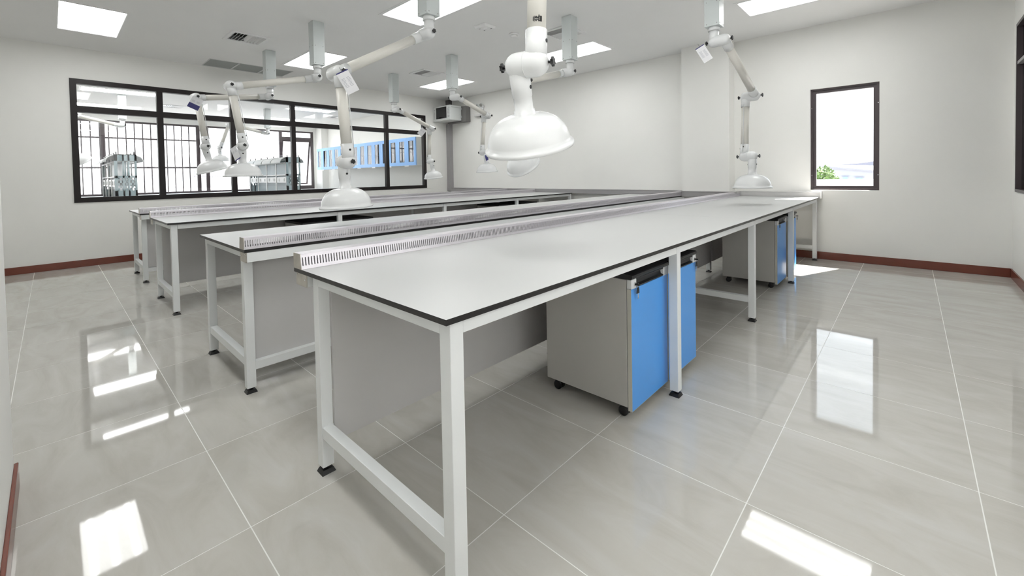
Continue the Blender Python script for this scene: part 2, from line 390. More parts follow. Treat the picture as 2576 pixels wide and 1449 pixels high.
win2 = struct(empty('window_2', ((RX0+RX1)/2, YB, RZ0)))
def w2(name, m, x0, x1, z0, z1, y0, y1, parent=None, bevel=0):
    return MB().box(x0-(RX0+RX1)/2, x1-(RX0+RX1)/2, y0, y1, z0-RZ0, z1-RZ0).build(name, m, parent or win2, bevel)
e = 0.022
w2('frame_rail', M['bronze'], RX0, RX1, RZ0, RZ0+e, 0.045, 0.11); w2('frame_rail', M['bronze'], RX0, RX1, RZ1-e, RZ1, 0.045, 0.11)
w2('frame_stile', M['bronze'], RX0, RX0+e, RZ0+e, RZ1-e, 0.045, 0.11); w2('frame_stile', M['bronze'], RX1-e, RX1, RZ0+e, RZ1-e, 0.045, 0.11)
sash = w2('sash_rail', M['bronze'], RX0+e, RX1-e, RZ0+e, RZ0+e+0.03, 0.06, 0.10)
w2('sash_rail', M['bronze'], RX0+e, RX1-e, RZ1-e-0.035, RZ1-e, 0.06, 0.10)
w2('sash_stile', M['bronze'], RX0+e, RX0+e+0.035, RZ0+e+0.03, RZ1-e-0.035, 0.06, 0.10); w2('sash_stile', M['bronze'], RX1-e-0.035, RX1-e, RZ0+e+0.03, RZ1-e-0.035, 0.06, 0.10)
w2('pane', M['glass'], RX0+e+0.035, RX1-e-0.035, RZ0+e+0.03, RZ1-e-0.035, 0.078, 0.083)
for zz in (1.08, 1.95):
    for xx in (RX0+0.013, RX1-0.013): w2('rivet', M['chrome'], xx-0.004, xx+0.004, zz-0.004, zz+0.004, 0.041, 0.045)

win3 = struct(empty('window_3', (XR, KY0, KZ0)))
def w3(name, m, y0, y1, z0, z1, x0, x1): return MB().box(x0, x1, y0-KY0, y1-KY0, z0-KZ0, z1-KZ0).build(name, m, win3)
w3('frame_rail', M['bronze'], KY0, KY1, KZ0, KZ0+0.03, -0.01, 0.08); w3('frame_rail', M['bronze'], KY0, KY1, KZ1-0.03, KZ1, -0.01, 0.08)
w3('frame_stile', M['bronze'], KY0, KY0+0.03, KZ0+0.03, KZ1-0.03, -0.01, 0.08); w3('frame_stile', M['bronze'], KY1-0.03, KY1, KZ0+0.03, KZ1-0.03, -0.01, 0.08)
w3('transom', M['trunk'], KY0+0.03, KY1-0.03, 2.16, 2.19, -0.004, 0.05)
for a, c in ((KZ0+0.03, 2.16), (2.19, KZ1-0.03)):
    for yy in (KY0+0.03, (KY0+KY1)/2): w3('pane', M['black_glass'], yy, yy+(KY1-KY0)/2-0.03, a, c, 0.03, 0.036)
w3('mullion', M['bronze'], (KY0+KY1)/2-0.03, (KY0+KY1)/2, KZ0+0.03, KZ1-0.03, 0.0, 0.06)

fill_win = struct(empty('added_fill_window', (XR, QY0, QZ0)))  # added window, out of view, brightens bench panels and the floor below them
def fill_part(name, m, y0, y1, z0, z1, x0, x1): return MB().box(x0, x1, y0-QY0, y1-QY0, z0-QZ0, z1-QZ0).build(name, m, fill_win)
fill_part('frame_rail', M['bronze'], QY0, QY1, QZ0, QZ0+0.03, 0, 0.08); fill_part('frame_rail', M['bronze'], QY0, QY1, QZ1-0.03, QZ1, 0, 0.08)
for k in range(4): yy = QY0+k*(QY1-QY0-0.03)/3; fill_part('frame_stile', M['bronze'], yy, yy+0.03, QZ0+0.03, QZ1-0.03, 0, 0.08)
for k in range(3): yy = QY0+0.03+k*(QY1-QY0-0.03)/3; fill_part('pane', M['frosted'], yy, yy+(QY1-QY0-0.03)/3-0.03, QZ0+0.03, QZ1-0.03, 0.035, 0.041)

# ------------------------------------------------------------------ laboratory benches
YK = [0.69+1.47*k for k in range(5)]; LW = 0.045
Y0, Y1 = 0.665, 6.62
def bench(xf, xb, label):
    """xf: x of the open working edge, xb: x of the back edge that carries the slotted strip"""
    d = 1 if xf > xb else -1
    r = empty('lab_bench', ((xf+xb)/2, Y0, 0)); ox, oy = (xf+xb)/2, Y0
    def P(name, m, x0, x1, y0, y1, z0, z1, parent=r, bevel=0):
        return MB().box(x0-ox, x1-ox, y0-oy, y1-oy, z0, z1).build(name, m, parent, bevel)
    tag(r, label, 'lab bench', 'white lab benches in four rows')
    for a, c in ((Y0, 3.535), (3.536, Y1)):
        b = MB(); x0, x1 = sorted((xf-ox, xb-ox)); b.box(x0, x1, a-oy, c-oy, H-0.016, H); b.mi[:] = [1, 0, 1, 1, 1, 1]
        b.build('tabletop', [M['top'], M['core']], r)
    fo, bo = xf-d*0.017, xb+d*0.12          # outer faces of front and back legs
    fi, bi = fo-d*LW, bo+d*LW
    zt, zb = H-0.016, 0.745
    for k, y in enumerate(YK):
        for a, c in ((fo, fi), (bo, bi)):
            lg = P('leg', M['frame_white'], a, c, y, y+LW, 0.028, zt, bevel=0.002)
            m = (a+c)/2-ox; yy = y+LW/2-oy
            b = MB(); b.hexa([(m-0.027, yy-0.027, 0), (m+0.027, yy-0.027, 0), (m+0.027, yy+0.027, 0), (m-0.027, yy+0.027, 0), (m-0.02, yy-0.02, 0.016), (m+0.02, yy-0.02, 0.016), (m+0.02, yy+0.02, 0.016), (m-0.02, yy+0.02, 0.016)])
            b.tube((m, yy, 0.014), (m, yy, 0.03), 0.009, 10)
            b.build('foot', M['foot'], lg)
        P('cross_rail', M['frame_white'], fi, bi, y, y+LW, zb, zt, bevel=0.0015)
        if k not in (1, 3): P('low_cross_rail', M['frame_white'], fi, bi, y+0.003, y+LW-0.003, 0.145, 0.19, bevel=0.0015)
        if k < 4:
            a, c = y+LW, YK[k+1]
            P('front_rail', M['frame_white'], fo-d*0.002, fi, a+0.001, c-0.001, zb, zt, bevel=0.0015)
            P('back_rail', M['frame_white'], bo+d*0.002, bi, a, c, zb, zt)
            P('low_back_rail', M['frame_white'], bo+d*0.002, bi-d*0.004, a, c, 0.122, 0.165)
            P('modesty_panel', M['panel'], bi-d*0.003, bi+d*0.011, a+0.002, c-0.002, 0.125, zt-0.002)
    # cable trunk under the back edge
    tk = P('cable_trunk', M['frame_white'], xb+d*0.002, xb+d*0.10, Y0+0.012, Y1-0.012, 0.735, zt)
    for yy in (Y0+0.008, Y1-0.012):
        ep = P('end_plate', M['plate'], xb, xb+d*0.102, yy, yy+0.004, 0.733, zt-0.001, parent=tk)
    for xx, zz in ((0.012, 0.775), (0.09, 0.762)):
        MB().tube((xb+d*xx-ox, Y0+0.004-oy, zz), (xb+d*xx-ox, Y0+0.009-oy, zz), 0.004, 8).build('screw', M['chrome'], tk)
    # slotted service strip in four lengths
    zs, ze = H, 0.863
    X = lambda q: xb+d*q-ox
    edges = [Y0, 2.26, 3.74, 5.22, Y1]
    for k in range(4):
        a, c = edges[k]-oy+0.0006, edges[k+1]-oy-0.0006
        st = MB()
        st.hexa([(X(0.003), a, ze-0.0015), (X(0.070), a, ze-0.0015), (X(0.070), c, ze-0.0015), (X(0.003), c, ze-0.0015), (X(0.003), a, ze), (X(0.070), a, ze), (X(0.070), c, ze), (X(0.003), c, ze)])
        cover = st.build('slotted_strip', M['steel'], r)
        b = MB()
        # two side walls: front (towards the working side) slopes, back is upright; each has a sill, a head and bars between slots
        for (xa, xbm, za, zbm) in ((0.080, 0.070, zs+0.001, ze-0.001), (0.001, 0.003, zs+0.001, ze-0.001)):
            f = lambda z: xa+(xbm-xa)*(z-za)/(zbm-za)
            def strip(y0, y1, z0, z1, tt=0.0012):
                b.hexa([(X(f(z0)-tt), y0, z0), (X(f(z0)), y0, z0), (X(f(z0)), y1, z0), (X(f(z0)-tt), y1, z0), (X(f(z1)-tt), y0, z1), (X(f(z1)), y0, z1), (X(f(z1)), y1, z1), (X(f(z1)-tt), y1, z1)])
            strip(a, c, za, 0.817); strip(a, c, 0.850, zbm)
            n = int((c-a)/0.0115)
            for i in range(n+1):
                yy = a+(c-a)*i/n; strip(max(a, yy-0.0034), min(c, yy+0.0034), 0.817, 0.850)
        tag(b.build('slotted_sides', M['steel'], cover), kind='stuff')
    MB().hexa([(X(0.0), -0.001, H), (X(0.078), -0.001, H), (X(0.078), 0.002, H), (X(0.0), 0.002, H), (X(0.001), -0.001, ze), (X(0.07), -0.001, ze), (X(0.07), 0.002, ze), (X(0.001), 0.002, ze)]).build('end_cap', M['plate'], r)
    return r
bench(-0.855, -1.845, 'nearest white lab bench, with blue door pedestals under its right hand edge')
bench(-3.472, -2.508, 'second white lab bench, back to back with the nearest one across a narrow gap')
bench(-4.640, -5.608, 'third white lab bench, beyond the middle aisle, seen from its open front')
bench(-7.240, -6.300, 'farthest white lab bench, standing closest to the long interior window')

# ------------------------------------------------------------------ mobile pedestals
def make_pedestal(lock_low):
    """front faces +x at x=0; width along y"""
    r = empty('mobile_pedestal'); w, dp = 0.40, 0.50; z0, z1 = 0.075, 0.665
    b = MB(); x0, x1 = -dp, -0.024; t = 0.016
    b.box(x0, x1, 0, t, z0-0.012, z1); b.box(x0, x1, w-t, w, z0-0.012, z1); b.box(x0, x0+t, t, w-t, z0-0.012, z1)
    b.box(x0+t, x1, t, w-t, z0-0.012, z0+0.006); b.box(x0+t, x1, t, w-t, z1-0.016, z1)
    b.build('body', M['ped'], r, bevel=0.001)
    dr = Bx('door', M['blue'], -0.0205, 0.0, 0.003, w-0.003, 0.05, 0.622, r)
    b = MB(); b.box(-0.021, -0.0005, 0.001, 0.003, 0.049, 0.622); b.box(-0.021, -0.0005, w-0.003, w-0.001, 0.049, 0.622); b.box(-0.021, -0.0005, 0.001, w-0.001, 0.048, 0.05)
    b.build('edge_band', M['pedge'], dr)
    # black grip channel between two silver blocks
    hd = MB().prism([(-0.022, 0.623), (-0.001, 0.623), (0.002, 0.630), (-0.012, 0.636), (-0.015, 0.652), (-0.008, 0.658), (0.001, 0.660), (0.001, 0.666), (-0.004, 0.669), (-0.022, 0.669)], 0.05, w-0.05).build('grip_channel', M['foot'], r)
    for lo in (True, False):
        a, c = (0.001, 0.05) if lo else (w-0.05, w-0.001)
        blk = Bx('end_block', M['silver'], -0.022, 0.003, a, c, 0.6225, 0.667, r, bevel=0.003)
        if lo == lock_low:
            m = (a+c)/2+(0.006 if lo else -0.006); zl = 0.643
            MB().tube((0.003, m, zl), (0.007, m, zl), 0.009, 16).build('lock', M['chrome'], blk)
            MB().box(0.007, 0.026, m-0.0012, m+0.0012, zl-0.004, zl+0.004).build('key_in_lock', M['foot'], blk)
            k = MB(); ky = m+0.010
            k.hexa([(0.012, ky-0.013, 0.600), (0.016, ky-0.013, 0.600), (0.016, ky+0.013, 0.600), (0.012, ky+0.013, 0.600), (0.012, ky-0.009, 0.628), (0.016, ky-0.009, 0.628), (0.016, ky+0.009, 0.628), (0.012, ky+0.009, 0.628)])
            kh = k.build('key_head', M['foot'], r, bevel=0.001)
            k = MB(); k.box(0.013, 0.015, ky-0.0035, ky+0.0035, 0.574, 0.600); k.box(0.013, 0.015, ky+0.0035, ky+0.006, 0.579, 0.584); k.box(0.013, 0.015, ky+0.0035, ky+0.006, 0.588, 0.592)
            k.build('key_blade', M['chrome'], kh)
            n = 12; k = MB()
            for i in range(n):
                w0, w1 = 2*math.pi*i/n, 2*math.pi*(i+1)/n
                k.tube((0.0145, ky+0.009*math.cos(w0), 0.634+0.011*math.sin(w0)), (0.0145, ky+0.009*math.cos(w1), 0.634+0.011*math.sin(w1)), 0.0012, 6)
            k.build('key_ring', M['chrome'], kh)
    MB().prism([(-dp, 0.667), (0.0, 0.667), (0.006, 0.671), (0.008, 0.678), (0.006, 0.686), (0.0, 0.690), (-dp, 0.690)], -0.002, w+0.002).build('top_slab', M['foot'], r)
    for xx in (-0.05, -dp+0.06):
        for yy in (0.045, w-0.045):
            b = MB(); b.tube((xx, yy, 0.045), (xx, yy, 0.063), 0.012, 12); b.box(xx-0.028, xx+0.012, yy-0.021, yy+0.021, 0.034, 0.052)
            c = b.build('caster', M['foot'], r, bevel=0.004)
            for s in (-1, 1):
                MB().lathe((xx-0.012, yy+s*0.006, 0.024), (0, s, 0), [(0, 0.020), (0.002, 0.024), (0.014, 0.024), (0.018, 0.018)], 18).build('wheel', M['foot'], c)
    return r
pa, pb = make_pedestal(True), make_pedestal(False)
used = set()
def put_ped(x, y, low, label, grp):
    src = pa if low else pb
    if src in used: o = copy_tree(src)
    else: o = src; used.add(src)
    o.location = (x, y, 0); tag(o, label, 'pedestal', grp)
PG = 'mobile pedestals under the benches'
put_ped(-0.945, 1.805, True, 'nearest blue door mobile pedestal, key hanging at its left, in front of the white leg', PG)
put_ped(-0.945, 2.215, False, 'blue door mobile pedestal just behind the white leg, next to the nearest pedestal', PG)
put_ped(-0.945, 4.765, True, 'blue door mobile pedestal with a grey side near the far end of the nearest bench', PG)
put_ped(-0.945, 5.290, False, 'blue door mobile pedestal at the far end of the nearest bench, mostly hidden', PG)
put_ped(-4.730, 1.805, True, 'mobile pedestal with black top under the third bench, before its second leg', PG)
put_ped(-4.730, 2.215, False, 'mobile pedestal with black top under the third bench, just past its second leg', PG)
put_ped(-4.730, 4.765, True, 'mobile pedestal with black top under the third bench, before its fourth leg', PG)
put_ped(-4.730, 5.290, False, 'mobile pedestal with black top under the far end of the third bench', PG)

# ------------------------------------------------------------------ grey trunking along the back wall, round the column
def trunk_box(p, name, x0, x1, y0, y1, m):
    b = MB().box(x0, x1, y0, y1, 0.79, 0.862).build(name, m, p, bevel=0.002)
    MB().box(x0-0.0, x1+0.0, y0-0.004, y1, 0.862, 0.869).build('lid', m, b)
o = empty('wall_trunking', (0, 0, 0)); tag(o, 'long grey cable trunking along the back wall at bench height, stepping round the column', 'trunking')
YT = 6.645
trunk_box(o, 'trunk_length', XL, -5.63, YT, YB, M['trunk']); trunk_box(o, 'trunk_length', -5.629, CX0-0.10, YT, YB, M['trunk'])
trunk_box(o, 'trunk_length', CX0-0.10, CX1+0.10, CYF-0.10, CYF, M['trunk'])
trunk_box(o, 'trunk_length', CX1, CX1+0.10, CYF, YT, M['trunk_l']); trunk_box(o, 'trunk_length', CX0-0.10, CX0, CYF, YT, M['trunk'])
trunk_box(o, 'trunk_length', CX1, -0.853, YT, YB, M['trunk_l'])
Bx('end_cap', M['trunk_l'], -0.853, -0.838, YT-0.004, YB, 0.785, 0.872, o)
o = empty('vertical_trunking', (XL, YB, 0)); tag(o, 'grey vertical cable trunking in the far corner below the wall rack', 'trunking')
MB().box(0.005, 0.13, -0.10, 0, 0.87, 2.42).build('lower_length', M['trunk'], o); MB().box(0.005, 0.13, -0.10, 0, 2.775, ZC).build('upper_length', M['rackgrey'], o)
# wall rack
r = empty('wall_rack', (-8.36, 6.25, 2.45)); tag(r, 'light grey wall rack cabinet with black glass door high in the far corner', 'rack cabinet')
Bx('body', M['rack'], 0, 0.635, 0.02, 0.34, 0, 0.335, r, bevel=0.004)
dr = Bx('front_frame', M['rack'], 0, 0.635, 0, 0.02, 0, 0.335, r, bevel=0.003)
Bx('dark_door', M['black_glass'], 0.13, 0.51, -0.006, 0, 0.05, 0.31, dr)
for x in (0.06, 0.57):
    for k in range(7): Bx('vent_slot', M['trunk'], x-0.02, x+0.02, -0.0015, 0.001, 0.06+0.032*k, 0.075+0.032*k, dr)
for z in (0.07, 0.27): Bx('latch', M['trunk'], 0.600, 0.618, -0.006, 0, z, z+0.02, dr)
for z in (0.06, 0.25): Bx('hinge', M['rack'], 0.635, 0.645, 0.30, 0.34, z, z+0.05, r)
Bx('side_groove', M['grille'], 0.6355, 0.637, 0.04, 0.30, 0.285, 0.295, r)
o = empty('back_box', (XL, 6.60, 2.42)); tag(o, 'dark grey steel backing box on the wall behind the rack', 'box')
Bx('housing', M['rackgrey'], 0.135, 0.80, 0, 0.145, 0, 0.355, o, bevel=0.003); Bx('cover_lip', M['rackgrey'], 0.135, 0.805, -0.005, 0, 0.0, 0.36, o)
# twin head emergency light
o = empty('emergency_light', (-7.22, YB, 2.52)); tag(o, 'twin head emergency light on the back wall right of the rack', 'emergency light')
Bx('battery_box', M['trunk_l'], -0.13, 0.13, -0.10, 0, -0.02, 0.03, o, bevel=0.004)
Bx('bracket', M['white'], -0.02, 0.10, -0.03, 0, 0.03, 0.22, o)
for x in (-0.01, 0.09):
    h = MB().lathe((x, -0.05, 0.23), (0.3 if x > 0 else -0.3, -1, -0.25), [(0, 0.03), (0.03, 0.045), (0.045, 0.045)], 18).build('lamp_head', M['rack'], o)
    MB().lathe(Vector((x, -0.05, 0.23))+Vector((0.3 if x > 0 else -0.3, -1, -0.25)).normalized()*0.0445, (0.3 if x > 0 else -0.3, -1, -0.25), [(0, 0.038), (0.002, 0.036)], 18).build('lens', M['chrome'], h)

# ------------------------------------------------------------------ fume extraction arms
L1, L2, LH, ZJ, O1, O2 = 0.909, 0.634, 0.334, 2.367, 0.091, 0.076
def knob(b, p, d, s=1.0):
    p = Vector(p); d = Vector(d).normalized()
    b.tube(p, p+d*0.012*s, 0.006*s, 8)
    a = d.orthogonal().normalized(); c = d.cross(a); q = p+d*0.012*s; n = len(b.v); N = 12
    for t in (0, 0.011*s):
        for i in range(N):
            w = 2*math.pi*i/N; rr = (0.019 if i % 2 == 0 else 0.013)*s
            b.v.append(tuple(q+d*t+(a*math.cos(w)+c*math.sin(w))*rr))
    for i in range(N): j = (i+1) % N; b.face([n+i, n+j, n+N+j, n+N+i])
    b.face([n+i for i in reversed(range(N))]); b.face([n+N+i for i in range(N)])
def arm(x0, y0, th, al, be, ga, label, sticker=False, grp='fume extraction arms hanging from the lab ceiling'):
    root = empty('extraction_arm', (x0, y0, ZC)); tag(root, label, 'extraction arm', grp)
    hv = Vector((math.cos(th), math.sin(th), 0)); rv = Vector((hv.y, -hv.x, 0)); Z = Vector((0, 0, 1))
    D = lambda t: hv*math.cos(t)+Z*math.sin(t)
    J = Vector((0, 0, ZJ-ZC)); s1 = J+rv*O1; e1 = s1+D(al)*L1; s2 = e1-rv*O1; e2 = s2+D(be)*L2; hs = e2+rv*O2; hd = D(ga)
    # ceiling post
    b = MB(); w = 0.066; zp = 2.50-ZC; b.box(-w, w, -w, w, zp, -0.002); po = b.build('ceiling_post', M['galv'], root, bevel=0.002)
    for dx, dy in ((w, -0.045), (w, 0.045), (-0.045, -w), (0.045, -w)):
        for z in (zp+0.02, zp+0.22):
            MB().lathe((dx, dy, z), (1 if dx == w else 0, -1 if dy == -w else 0, 0), [(0, 0.005), (0.002, 0.004)], 8).build('screw', M['trunk'], po)
    MB().tube((0, 0, zp+0.001), (0, 0, zp-0.035), 0.052, 24).build('top_collar', M['arm'], root)
    R, RS, RK = 0.0375, 0.0425, 0.052
    b = MB(); b.tube((0, 0, zp-0.03), J, RS, 24); b.capsule(J, s1, RK, 24); b.build('shoulder_joint', M['arm'], root)
    d1 = D(al)
    MB().tube(s1+d1*0.02, s1+d1*0.125, RS, 24).build('sleeve', M['arm'], root)
    MB().tube(s1+d1*0.12, e1-d1*0.12, R, 24).build('upper_tube', M['tube'], root)
    MB().tube(e1-d1*0.125, e1, RS, 24).build('sleeve', M['arm'], root)
    MB().capsule(e1, s2, RK, 24).build('elbow_joint', M['arm'], root)
    d2 = D(be)
    MB().tube(s2, s2+d2*0.11, RS, 24).build('sleeve', M['arm'], root)
    MB().tube(s2+d2*0.105, e2-d2*0.125, R, 24).build('lower_tube', M['tube'], root)
    MB().tube(e2-d2*0.13, e2, RS, 24).build('sleeve', M['arm'], root)
    jo = MB().capsule(e2, hs, RK, 24).build('wrist_joint', M['arm'], root)
    MB().lathe((e2+hs)/2-rv*0.0015, rv, [(0, RK+0.0015), (0.003, RK+0.0015)], 28).build('seam_ring', M['arm'], jo)
    pr = [(0.0, 0.0425), (0.12, 0.0405), (0.122, 0.038), (0.172, 0.038), (0.174, 0.043), (0.190, 0.045)]
    for i in range(1, 13):
        f = math.pi/2*i/12; pr.append((0.190+0.125*(1-math.cos(f)), 0.045+0.128*math.sin(f)))
    pr += [(0.318, 0.186), (0.326, 0.188), (0.334, 0.184), (0.334, 0.172)]
    for i in range(12, -1, -2):
        f = math.pi/2*i/12; pr.append((0.194+0.125*(1-math.cos(f)), 0.040+0.128*math.sin(f)))
    MB().lathe(hs, hd, pr, 40, True, False).build('hood', M['arm'], root)
    for p, d in ((J-rv*RK, -rv), (s1+rv*RK, rv), (e1+rv*RK, rv), (s2-rv*RK, -rv), (e2-rv*RK, -rv), (hs+rv*RK, rv)):
        b = MB(); knob(b, p, d); b.build('knob', M['foot'], root)
    # thin gas spring rod along the lower tube and two dark plugs
    side = D(be).cross(rv)
    MB().tube(s2+d2*0.09+side*0.05, e2-d2*0.05+side*0.05, 0.0035, 8).build('spring_rod', M['arm'], root)
    for p, d in ((e2-d2*0.085-rv*RS, -rv), (hs+hd*0.085-rv*0.041, -rv), (e2-d2*0.10+side*RS, side), (hs+hd*0.085+rv*0.041, rv)):
        MB().lathe(p-d*0.003, d, [(0, 0.0085), (0.006, 0.0075)], 12).build('plug', M['foot'], root)
    if sticker:   # oval black logo on the lower tube, seen from the working side
        cdir = (Vector((0, 0, CAM_H))-Vector((x0, y0, ZC))-e2); cdir.z = 0; cdir.normalize(); sd = cdir.cross(Z)
        c = e2-d2*0.165; b = MB()
        for (u, v, du, dv) in ((-0.013, 0, 0.004, 0.011), (-0.005, 0.002, 0.002, 0.013), (0.004, 0.004, 0.007, 0.003), (0.004, -0.003, 0.007, 0.002), (0.013, 0.0, 0.0015, 0.011), (0.017, 0.0, 0.0012, 0.008), (0.0, 0.0085, 0.009, 0.0015), (0.0, -0.0085, 0.009, 0.0015)):
            pts = []
            for rr in (R+0.0003, R+0.0009):
                for (a, q) in ((u-du, v-dv), (u+du, v-dv), (u+du, v+dv), (u-du, v+dv)):
                    w = (a-0.004)/R; pts.append(c+(cdir*math.cos(w)-sd*math.sin(w)*-1)*rr+(-d2)*q)
            b.hexa(pts)
        b.build('logo_sticker', M['blackink'], root)
    return root, dict(J=J, s1=s1, e1=e1, s2=s2, e2=e2, hs=hs, hd=hd, rv=rv, hv=hv, d2=d2)
A = {}
A['a1'] = arm(-2.97, 2.20, -1.569, -0.527, -1.647, -1.613, 'white extraction arm left of centre, hood low over the benches, card at its elbow')
A['a2'] = arm(-5.18, 2.20, -1.640, -0.235, -1.723, -1.587, 'white extraction arm before the interior window, tilted hood with a card at its neck')
A['a3'] = arm(-6.80, 2.20, -1.483, -0.148, -1.714, -1.834, 'leftmost white extraction arm, with a blue and white card at its elbow')
A['a4'] = arm(-6.83, 4.25, 1.717, -0.316, -1.617, -1.457, 'far extraction arm whose hood hangs at the right end of the interior window')
A['a5'] = arm(-5.18, 4.25, 1.817, -0.211, -1.699, -1.498, 'far extraction arm passing in front of the wall rack, hood against the back wall')
A['a8'] = arm(-1.35, 4.25, 1.495, -0.487, -1.646, -1.570, 'rightmost white extraction arm, in front of the wall column')
A['a6'] = arm(-1.35, 2.20, -1.267, -0.159, -1.483, -1.886, 'big foreground extraction arm at top centre with a tilted dome hood', sticker=True)
A['a7'] = arm(-2.96, 4.22, -1.500, -0.274, -1.294, -2.249, 'extraction arm half hidden behind the big foreground hood')

# paper cards hanging from knobs
def card(loc, ux, uz, w, h, label, navy=None, lines=8):
    r = empty('instruction_card', loc); tag(r, label, 'card', 'cards hanging from the extraction arms')
    ux = Vector(ux).normalized(); uz = (Vector(uz)-ux*Vector(uz).dot(ux)).normalized(); n = ux.cross(uz)
    def rect(b, a, c, z0, z1, t0, t1):
        b.hexa([ux*a+uz*z0+n*t0, ux*c+uz*z0+n*t0, ux*c+uz*z1+n*t0, ux*a+uz*z1+n*t0, ux*a+uz*z0+n*t1, ux*c+uz*z0+n*t1, ux*c+uz*z1+n*t1, ux*a+uz*z1+n*t1])
    b = MB(); rect(b, -w/2, w/2, -h, 0, -0.0006, 0.0006); sh = b.build('sheet', M['paper'], r)
    b = MB()
    for k in range(lines):
        z = -h*0.32-h*0.055*k
        for (a, c) in ((-w*0.36, -w*0.06), (w*0.06, w*0.36)):
            rect(b, a, c-random.random()*w*0.08, z, z+h*0.018, 0.0006, 0.0009); rect(b, a, c-random.random()*w*0.08, z, z+h*0.018, -0.0009, -0.0006)
    b.build('print_lines', M['ink'], sh)
    if navy:
        b = MB(); rect(b, -w/2, w/2, -h*navy[1], -h*navy[0], -0.001, 0.001); b.build('navy_band', M['navy'], sh)
    b = MB(); b.tube(Vector((0, 0, 0))-uz*0.004, uz*0.03, 0.0012, 6); b.build('string', M['foot'], r)
    return r
toC = lambda p: (Vector((0, 0, CAM_H))-Vector(p))
def camcard(key, p, off, tilt, w, h, label, navy=None, lines=8, yawoff=0.0):
    root, q = A[key]; pos = Vector(root.location)+q[p]+Vector(off)
    n = toC(pos); n.z = 0; n.normalize(); n = Matrix.Rotation(yawoff, 3, 'Z') @ n
    ux = Vector((0, 0, 1)).cross(n); uz = Vector((0, 0, 1))
    R = Matrix.Rotation(tilt, 3, n)
    return card(pos, R @ ux, R @ uz, w, h, label, navy, lines)
camcard('a1', 's2', (0.075, -0.02, -0.01), 0.5, 0.085, 0.16, 'white printed card hanging at the elbow of the arm left of centre', (0.0, 0.05))
camcard('a3', 's2', (0.105, 0.0, -0.03), -0.45, 0.12, 0.15, 'white card with a navy lower half at the elbow of the leftmost arm', (0.58, 1.0), 3)
camcard('a2', 'hs', (0.03, -0.09, -0.02), 0.45, 0.085, 0.15, 'white card leaning at the neck of the hood in front of the interior window', (0.93, 1.0), 3, yawoff=-0.9)
camcard('a8', 'J', (-0.115, -0.05, -0.03), 0.5, 0.085, 0.16, 'white printed card hanging at the shoulder of the rightmost arm', (0.0, 0.05))
camcard('a4', 's2', (-0.03, -0.10, 0.0), -0.7, 0.11, 0.15, 'folded white card at the elbow of the far arm by the window end', None, 3)
camcard('a5', 'hs', (0.06, -0.06, -0.03), 0.35, 0.07, 0.15, 'dark edged card at the hood neck of the arm before the back wall', (0.1, 0.75), 2, yawoff=0.9)

# ------------------------------------------------------------------ the next room beyond the interior window
struct(MB().box(XE-0.2, XLo, -3.6, YB2+0.1, -0.12, 0).build('floor_next_room', M['floor2']))
L2S = [(x, y) for x in (-9.54, -11.9, -14.3) for y in (1.03, 4.85)]; AX, AY = 0.44, 1.14
V2S = [(-13.4, 2.13), (-12.9, 4.1+1.9)]
h2 = [(x-AX/2, x+AX/2, y-AY/2, y+AY/2) for x, y in L2S]+[(x-VS/2, x+VS/2, y-VS/2, y+VS/2) for x, y in V2S]
ceiling('ceiling_next_room', XE, XLo, -3.6, YB2, h2)
struct(MB().box(XE, XLo, YB2, YB2+0.12, 0, ZC).build('wall_next_room_end', M['wall']))
struct(MB().box(XE, XLo, -3.72, -3.6, 0, ZC).build('wall_next_room_near', M['wall']))
struct(MB().box(XE, -14.92, 6.40, YB2, 0, ZC).build('wall_next_room_column', M['wall']))
EY0, EY1, EZ0, EZ1 = -1.6, 6.33, 0.80, 2.78
b = MB(); b.box(XE-0.15, XE, -3.72, EY0, 0, ZC); b.box(XE-0.15, XE, EY1, YB2+0.12, 0, ZC); b.box(XE-0.15, XE, EY0, EY1, 0, EZ0); b.box(XE-0.15, XE, EY0, EY1, EZ1, ZC)
struct(b.build('wall_next_room_outer', M['wall']))
w4 = struct(empty('window_4', (XE, EY0, EZ0)))
def w4p(name, m, y0, y1, z0, z1, x0=-0.10, x1=-0.03): return MB().box(x0, x1, y0-EY0, y1-EY0, z0-EZ0, z1-EZ0).build(name, m, w4)
w4p('frame_rail', M['bronze'], EY0, EY1, EZ0, EZ0+0.05); w4p('frame_rail', M['bronze'], EY0, EY1, EZ1-0.05, EZ1)
mm = [EY0+0.03, -0.6, 0.96, 3.0, 3.22, 5.27, EY1-0.04]
for y in mm: w4p('mullion', M['bronze'], y-0.045, y+0.045, EZ0+0.05, EZ1-0.05)
w4p('transom', M['bronze'], 5.315, EY1-0.085, 2.47, 2.57); w4p('sill_rail', M['bronze'], 5.315, EY1-0.085, EZ0+0.05, EZ0+0.12)
for a, c in zip(mm[:-1], mm[1:]):
    if a > 5: w4p('pane', M['glass'], a+0.045, c-0.045, 2.57, EZ1-0.05, -0.07, -0.065)
    else: w4p('pane', M['glass'], a+0.045, c-0.045, EZ0+0.05, EZ1-0.05, -0.07, -0.065)
